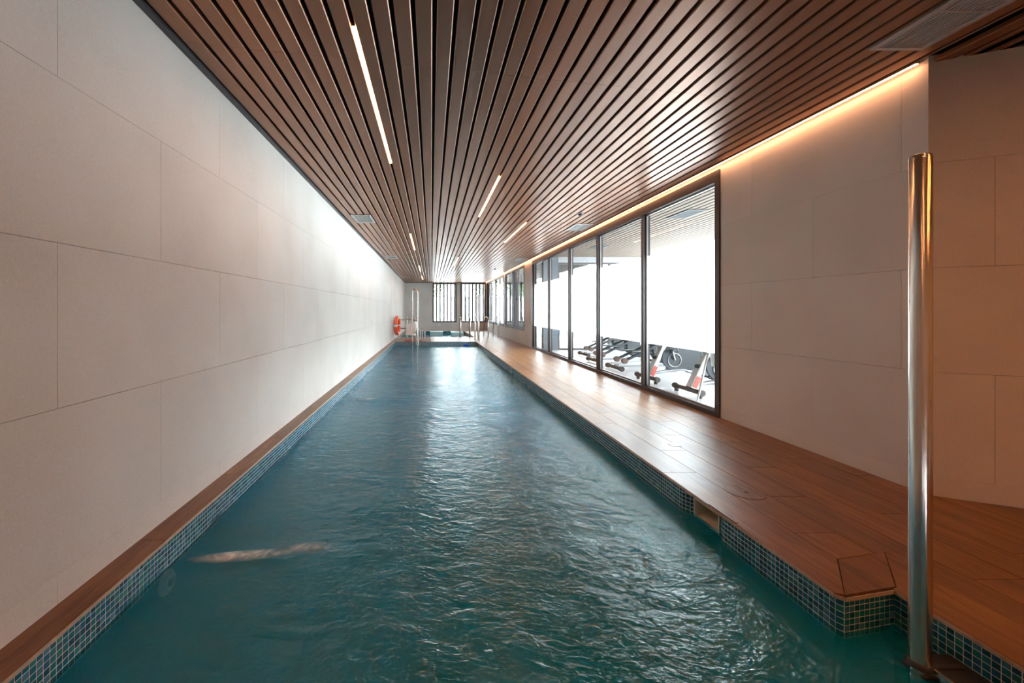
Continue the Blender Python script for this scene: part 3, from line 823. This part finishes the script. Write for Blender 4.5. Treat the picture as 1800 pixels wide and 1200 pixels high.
grille(4.0, 4.32, 10.2, 10.8, 1, 'air vent in the gym ceiling seen through the middle pane', vm=M['column'])
mb = MB(); Hs = lambda t, f, z: Vector((GX+f, t, z)); He = lambda t, f, z: Vector((t, GY1+f, z))
frame_rect(mb, Hs, GY0, GY1-.1, 0, ZC-.165, .06, .06, .05, -.03, .03)
W6 = tag(mb.build('window_6', M['frame']), kind='structure')
for y in np.arange(GY0+2, GY1-1, 2.0): hb(MB(), Hs, y-.03, y+.03, -.03, .03, .051, ZC-.226).build('mullion', M['frame'], W6)
mb = MB(); frame_rect(mb, He, gx0+.46, GX-.04, 0, ZC-.165, .05, .05, .05, -.03, .03)
W7 = tag(mb.build('window_7', M['frame']), kind='structure')
for x in (5.3, 6.8): hb(MB(), He, x-.03, x+.03, -.03, .03, .051, ZC-.216).build('mullion', M['frame'], W7)
# slabs added above the far windows to cut the sky light coming in
tag(MB().box(XR+.15, XR+2.4, GY1+.21, YE+1.2, 2.95, 3.1).build('sky_block_side', M['beam']), kind='structure')
tag(MB().box(XL-.5, XR+.14, YE+.22, YE+1.2, 2.95, 3.1).build('sky_block_end', M['beam']), kind='structure')
tag(MB().box(6.4, 6.55, GY1+.25, 29.0, -.04, 2.94).build('sky_block_wall', M['gwall']), kind='structure')  # added wall, keeps low sky light off the side windows
tag(MB().box(-6, 6.39, 29.0, 29.15, -.04, 2.1).build('sky_block_wall_end', M['gwall']), kind='structure')  # added wall, dims the sky glare behind the end windows
# ground and trees outside
tag(MB().box(-8, 30, YE+.21, 45, -.12, -.04).box(GX+.21, 30, -8, YE+.2, -.12, -.04).box(XR+.15, GX+.2, GY1+.21, YE+.2, -.12, -.04).build('ground', M['terrace']), kind='structure')
def tree(x, y, h, r, label, seed):
    rnd = random.Random(seed); t = thing('tree', (x, y, -.04), label, 'tree', 'trees outside the windows')
    tr = MB(); tr.tube([(x, y, -.04), (x+.05, y, h*.4), (x, y+.1, h*.8)], .1, 8, True, [.16, .11, .05])
    for i in range(7):
        a = i*.9; z = h*(.35+.06*i); tr.tube([(x, y, z), (x+math.cos(a)*r*.5, y+math.sin(a)*r*.5, z+.5), (x+math.cos(a)*r*.8, y+math.sin(a)*r*.8, z+.8)], .03, 6, True, [.05, .03, .012])
    tr.build('trunk', M['bark'], t, True)
    lf = MB()
    for i in range(2600):
        u = Vector((rnd.gauss(0,1), rnd.gauss(0,1), rnd.gauss(0,1))).normalized()*(rnd.random()**.4)
        c = Vector((x+u.x*r, y+u.y*r, h*.66+u.z*h*.36)); a = Vector((rnd.uniform(-1,1), rnd.uniform(-1,1), rnd.uniform(-1,1))).normalized(); bb = a.orthogonal().normalized(); s = rnd.uniform(.07, .13)
        lf.add([c-a*s, c+bb*s*.5, c+a*s, c-bb*s*.5], [(0,1,2,3)])
    tag(lf.build('foliage', M['leaf'], t), kind='stuff')
tree(-.1, 31, 5.2, 1.4, 'pale green tree outside behind the left end window', 1)
tree(4.3, 31.5, 5.4, 1.5, 'pale green tree outside behind the right end window', 2)
tree(9.6, 26.5, 5.5, 2.0, 'leafy tree outside seen over the film through the middle pane', 3)
tree(12.5, 24, 5.0, 1.8, 'leafy tree outside beyond the gym corner', 4)

# ------------------------------------------------------------------ exercise bikes
def make_bike():
    t = thing('exercise_bike', (0, 0, 0), 'bike', 'exercise bike')
    B = lambda *a: MB()
    # stabilisers run along y; bike runs along x
    for x in (0, 1.05):
        s = MB().tube([(x, -.30, .075), (x, .30, .075)], .032, 12).build('stabiliser', M['rubber'], t, True)
        f = MB()
        for y in (-.27, .27): f.disc((x, y, .02), (0,0,1), .03, .04, 14); f.disc((x, y*1.14, .075), (0,1,0), .042, .04, 14)
        f.build('foot', M['black'], s, True)
    MB().bar((.03, 0, .09), (.28, 0, .62), .07, .13, (0,1,0)).build('rear_post', M['silver'], t, bevel=.012)
    MB().bar((.05, 0, .10), (.125, 0, .26), .076, .136, (0,1,0)).build('red_panel', M['red'], t, bevel=.01)
    MB().tube([(.05, 0, .12), (.3, 0, .17), (.55, 0, .20), (.8, 0, .16), (1.02, 0, .11)], .028, 10).build('base_rail', M['grey'], t, True)
    MB().bar((.12, 0, .38), (.86, 0, .62), .06, .10, (0,1,0)).build('main_beam', M['rubber'], t, bevel=.012)
    MB().bar((1.03, 0, .1), (.76, 0, .86), .06, .07, (0,1,0)).build('front_post', M['silver'], t, bevel=.01)
    wh = MB().disc((.78, .0, .38), (0,1,0), .25, .05, 36).build('flywheel', M['rubber'], t, True)
    MB().torus((.78, 0, .38), (0,1,0), .235, .028, 36, 8).build('rim', M['grey'], wh, True)
    cg = MB(); n = 24   # chain guard between crank and wheel
    pts = [(.42+.20*math.cos(a), .40+.20*math.sin(a)) for a in np.linspace(PI/2, 3*PI/2, 13)]+[(.78+.20*math.cos(a), .42+.20*math.sin(a)) for a in np.linspace(-PI/2, PI/2, 13)]
    m_ = len(pts)
    cg.add([(x, -.075, z) for x, z in pts]+[(x, -.035, z) for x, z in pts], [tuple(range(m_)), tuple(reversed(range(m_, 2*m_)))]+[(i, i+m_, (i+1)%m_+m_, (i+1)%m_) for i in range(m_)])
    cg.build('chain_guard', M['rubber'], t)
    MB().torus((.42, -.078, .36), (0,1,0), .11, .008, 24, 8).build('guard_ring', M['grey'], t, True)
    for s in (-1, 1):
        c = MB().bar((.42, s*.09, .36), (.42+s*.05, s*.10, .36-s*.165), .018, .03, (0,1,0)).build('crank', M['grey'], t, bevel=.004)
        px, pz = .42+s*.05, .36-s*.165
        p = MB().box(px-.05, px+.05, s*.105-(.09 if s < 0 else 0), s*.105+(.09 if s > 0 else 0), pz-.012, pz+.012)
        p.torus((px+.03, s*.15, pz+.015), (1,0,.3), .045, .008, 14, 6)
        p.build('pedal', M['black'], c)
    MB().tube([(.22, 0, .5), (.12, 0, .88)], .026, 12).build('seat_post', M['grey'], t, True)
    sd = MB(); o = [(-.14, .02), (-.12, .09), (-.02, .09), (.06, .035), (.15, .02), (.15, -.02), (.06, -.035), (-.02, -.09), (-.12, -.09), (-.14, -.02)]
    sd.prism([(x+.10, y) for x, y in o], .88, .94); sd.build('saddle', M['black'], t, bevel=.015)
    MB().tube([(.77, 0, .80), (.73, 0, 1.02)], .026, 12).build('handlebar_stem', M['grey'], t, True)
    MB().tube([(.56, -.19, 1.07), (.70, -.20, 1.03), (.73, -.1, 1.02), (.73, .1, 1.02), (.70, .20, 1.03), (.56, .19, 1.07)], .017, 10).build('handlebar', M['black'], t, True)
    MB().tube([(.50, -.05, .56), (.50, -.05, .76)], .035, 12).build('bottle_holder', M['black'], t, True)
    return t
BIKES = [(3.60, 5.93, .0, 'exercise bike with a red patch behind the nearest big pane'),
         (3.58, 7.02, .03, 'second exercise bike, seen behind the first mullion of the gym glazing'),
         (4.95, 6.3, .4, 'exercise bike standing in the second row behind the nearest pane'),
         (5.1, 7.6, .3, 'exercise bike in the second row behind the nearest mullion'),
         (5.4, 11.2, .2, 'exercise bike at the far end of the gym row'),
         (6.6, 8.4, .1, 'exercise bike in the third row by the outer gym windows'),
         (6.4, 9.9, -.1, 'farthest exercise bike of the third row by the outer gym windows')]
bike = make_bike(); 
for i, (x, y, rz, lab) in enumerate(BIKES):
    o = bike if i == 0 else copy_tree(bike)
    o.location = (x, y, 0.0); o.rotation_euler.z = rz
    o['label'] = lab; o['category'] = 'exercise bike'; o['group'] = 'exercise bikes in the gym'
# ------------------------------------------------------------------ elliptical trainers
def make_elliptical():
    t = thing('elliptical_trainer', (0, 0, 0), 'x', 'exercise machine')
    for x in (0, 1.25):
        s = MB().tube([(x, -.32, .06), (x, .32, .06)], .034, 12).build('stabiliser', M['rubber'], t, True)
        f = MB(); f.disc((x, -.31, .06), (0,1,0), .05, .05, 14); f.disc((x, .31, .06), (0,1,0), .05, .05, 14); f.build('wheel', M['black'], s, True)
    MB().bar((0, 0, .09), (1.25, 0, .09), .07, .05).build('base_beam', M['grey'], t, bevel=.008)
    for s in (-1, 1):
        r = MB().bar((.0, s*.17, .12), (.62, s*.17, .16), .04, .035).build('track', M['silver'], t, bevel=.006)
        MB().bar((.10, s*.17, .19), (.80, s*.17, .52), .045, .06, (0,1,0)).build('pedal_arm', M['rubber'], t, bevel=.01)
        MB().disc((.12, s*.17, .20), (0,1,0), .055, .07, 18).build('roller', M['brown'], t, True)
        MB().box(.28, .62, s*.17-.075, s*.17+.075, .36, .385).build('footplate', M['black'], t, bevel=.01)
        MB().tube([(.95, s*.20, .42), (.92, s*.25, .95), (.80, s*.26, 1.45), (.74, s*.24, 1.6)], .018, 10).build('arm_lever', M['grey'], t, True)
    MB().disc((.98, 0, .40), (0,1,0), .27, .16, 32).build('drive_housing', M['rubber'], t, True, .02)
    MB().bar((1.12, 0, .12), (.92, 0, 1.3), .08, .07, (0,1,0)).build('mast', M['grey'], t, bevel=.012)
    MB().obox((.88, 0, 1.36), (.5, 0, .86), (0, 1, 0), .22, .30, .05).build('console', M['black'], t, bevel=.012)
    return t
ell = make_elliptical()
for i, (x, y, rz, lab) in enumerate([(3.62, 8.35, .0, 'elliptical trainer behind the second pane from the right'), (3.66, 9.5, .05, 'elliptical trainer behind the middle pane'), (5.3, 9.2, .1, 'elliptical trainer in the back row behind the second pane'), (3.9, 10.8, 0, 'farthest elliptical trainer near the gym end wall')]):
    o = ell if i == 0 else copy_tree(ell)
    o.location = (x, y, 0); o.rotation_euler.z = rz; o['label'] = lab; o['group'] = 'elliptical trainers in the gym'
# white board on a tubular stand
t = thing('board_stand', (3.50, 5.22, 0), 'pale board on slanted white tubular legs behind the nearest gym pane', 'sign board')
MB().obox((3.53, 5.20, .78), (0, 1, 0), (-.12, 0, 1), .34, .62, .018).build('board', M['white'], t, bevel=.004)
for y0, y1 in ((5.03, 5.10), (5.45, 5.31)): MB().tube([(3.43, y0, 0.0), (3.58, y1, 1.1)], .012, 10).build('leg', M['white'], t, True)
MB().tube([(3.80, 5.22, 0.0), (3.56, 5.22, 1.08)], .012, 10).build('leg', M['white'], t, True)

# ------------------------------------------------------------------ steel fittings around the pool
def pole_with_cap(mb, x, y, z0, z1, r):
    mb.tube([(x, y, z0), (x, y, z1-r*.35), (x, y, z1-r*.1), (x, y, z1)], r, 32, True, [r, r, r*.93, r*.72])
# near pole with its step
px_, py_ = 1.802, 1.557
t = thing('grab_pole', (px_, py_, ZW), 'tall stainless steel pole standing in the near right corner of the pool', 'pole')
mb = MB(); pole_with_cap(mb, px_, py_, -.9, 1.752, .0305); mb.build('tube', M['steel'], t, True)
MB().torus((px_, py_, 1.738), (0,0,1), .0285, .0025, 28, 8).build('cap_seam', M['steel'], t, True)
mb = MB().tube([(px_, py_, -.128), (px_, py_, -.118), (px_, py_, -.108)], .04, 28, True, [.040, .040, .034]); mb.build('collar', M['frame'], t, True)
st = MB().box(1.815, 1.958, .95, 1.60, -.135, -.120).build('step', M['black'], t, bevel=.003)
MB().box(1.806, 1.8145, .95, 1.585, -.139, -.112).build('step_edge', M['steel'], st)
for y in np.arange(1.0, 1.56, .09): piece('tread_bar', (.11, .02, .004), (1.885, y, -.1175), M['frame'], st)
MB().box(1.78, 1.83, 1.52, 1.60, -.155, -.141).build('bracket', M['frame'], t, bevel=.003)
# far pole
fx, fy = 1.87, 16.75
t = thing('grab_pole', (fx, fy, 0), 'tall steel pole at the far right corner of the pool', 'pole')
for (dx, dy, z1) in ((0, 0, 1.81), (-.09, .45, 1.05)):
    mb = MB(); pole_with_cap(mb, fx+dx, fy+dy, 0, z1, .045 if not dx else .03); mb.build('tube', M['steel'], t, True)
    MB().disc((fx+dx, fy+dy, .006), (0,0,1), .09, .012, 24).build('base_plate', M['steel'], t, True)
# pool lift
t = thing('pool_lift', (-.6, 15.5, 0), 'pool lift of two tall steel poles with a white seat at the far pool end', 'pool lift')
def arch(mb, x0, x1, y, z0, z1, r):
    rr = (x1-x0)/2; cx = (x0+x1)/2
    pts = [(x0, y, z0)]+[(cx-rr*math.cos(a), y, z1-rr+rr*math.sin(a)) for a in np.linspace(0, PI, 9)]+[(x1, y, z0)]
    mb.tube(pts, r, 12); return mb
arch(MB(), -.69, -.50, 15.45, -1.2, 1.95, .024).build('pole_arch', M['steel'], t, True)
for z in (-.1, .35, .8): MB().tube([(-.69, 15.45, z), (-.50, 15.45, z)], .014, 10).build('rung', M['steel'], t, True)
MB().tube([(-.50, 15.50, -.1), (-.50, 15.50, .50)], .05, 20).build('cylinder', M['silver'], t, True)
MB().tube([(-.62, 15.45, .22), (-.62, 16.2, .22), (-.62, 16.25, .05)], .028, 12).build('arm', M['steel'], t, True)
s = MB(); s.box(-.98, -.60, 16.05, 16.45, .22, .27); s.build('seat', M['white'], t, bevel=.02)
MB().obox((-.79, 16.47, .46), (1, 0, 0), (0, .2, 1), .38, .42, .04).build('seat_back', M['white'], t, bevel=.02)
for x in (-.97, -.61): MB().tube([(x, 16.46, .42), (x, 16.12, .42), (x, 16.08, .28)], .016, 10).build('armrest', M['steel'], t, True)
MB().box(-1.02, -.35, 16.0, 16.5, .0008, .03).build('base_plate', M['red'], t, bevel=.008)
for x, h in ((-.42, .42), (-.34, .5), (-.25, .38)): MB().tube([(x, 16.3, .03), (x, 16.3, h)], .028, 14).build('piston', M['silver'], t, True)
MB().tube([(-.22, 16.2, .03), (-.15, 16.2, .16), (-.06, 16.2, .14), (-.02, 16.2, .0)], .022, 10).build('hose', M['grey'], t, True)
# guard rail left of the lift
t = thing('guard_rail', (-1.33, 17.0, 0), 'two-bar steel guard rail beside the life ring', 'rail')
mb = MB().tube([(-1.33, 17, 0), (-1.33, 17, .70), (-1.31, 17, .77), (-1.25, 17, .80), (-.66, 17, .80), (-.64, 17, .78), (-.64, 17, 0)], .024, 12); mb.build('frame_tube', M['steel'], t, True)
MB().tube([(-1.31, 17, .45), (-.66, 17, .45)], .02, 12).build('middle_bar', M['steel'], t, True)
for x in (-1.33, -.64): MB().disc((x, 17, .005), (0,0,1), .05, .01, 20).build('base_plate', M['steel'], t, True)
# spa handrails
def handrail(x, lab, lean=0):
    t = thing('handrail', (x, YS0-.1, 0), lab, 'handrail', 'curved steel handrails of the spa')
    for dx in (0, .42):
        pts = [(x+dx, YS0-.12, 0), (x+dx, YS0-.12, .66)]+[(x+dx+lean*(1-math.cos(a)), YS0+.10-.22*math.cos(a), .66+.22*math.sin(a)) for a in np.linspace(.3, PI*.8, 7)]+[(x+dx+lean*2.2, YS0+.40, .35), (x+dx+lean*2.4, YS0+.42, -.4)]
        MB().tube(pts, .022, 12).build('tube', M['steel'], t, True)
        MB().disc((x+dx, YS0-.12, .005), (0,0,1), .045, .01, 18).build('base_plate', M['steel'], t, True)
    for z in (-.25, -.36): MB().box(x, x+.42, YS0+.36, YS0+.46, z-.01, z+.01).build('tread', M['steel'], t)
handrail(1.27, 'curved steel handrail of the spa in the gap between the end windows')
handrail(2.62-.15, 'curved steel handrail of the spa closest to the side windows', -.06)
handrail(-1.05, 'curved steel handrail of the spa behind the pool lift')
# life ring
c = Vector((XL+.165, 16.55, .58)); ax = Vector((1, -.13, 0)).normalized()
t = thing('life_ring', c, 'orange life ring hanging on the left wall', 'life ring')
MB().torus(c, ax, .315, .075, 40, 14).build('ring', M['orange'], t, True)
for a in (0, PI/2, PI, 3*PI/2): MB().torus(c, ax, .315, .078, 4, 14, a-.11, a+.11).build('band', M['tape'], t, True)
MB().torus(c, ax, .405, .007, 40, 6).build('grab_rope', M['tape'], t, True)
MB().tube([(XL+.001, 16.55, .89), (XL+.20, 16.52, .89), (XL+.22, 16.52, .95)], .012, 8).build('bracket', M['steel'], t, True)
t = thing('wall_nozzle', (.47, YE, .33), 'small white round nozzle on the end wall under the left window', 'nozzle')
MB().disc((.47, YE-.012, .33), (0,1,0), .06, .022, 20).build('plate', M['white'], t, True)
MB().disc((.47, YE-.03, .33), (0,1,0), .025, .014, 14).build('button', M['grey'], t, True)
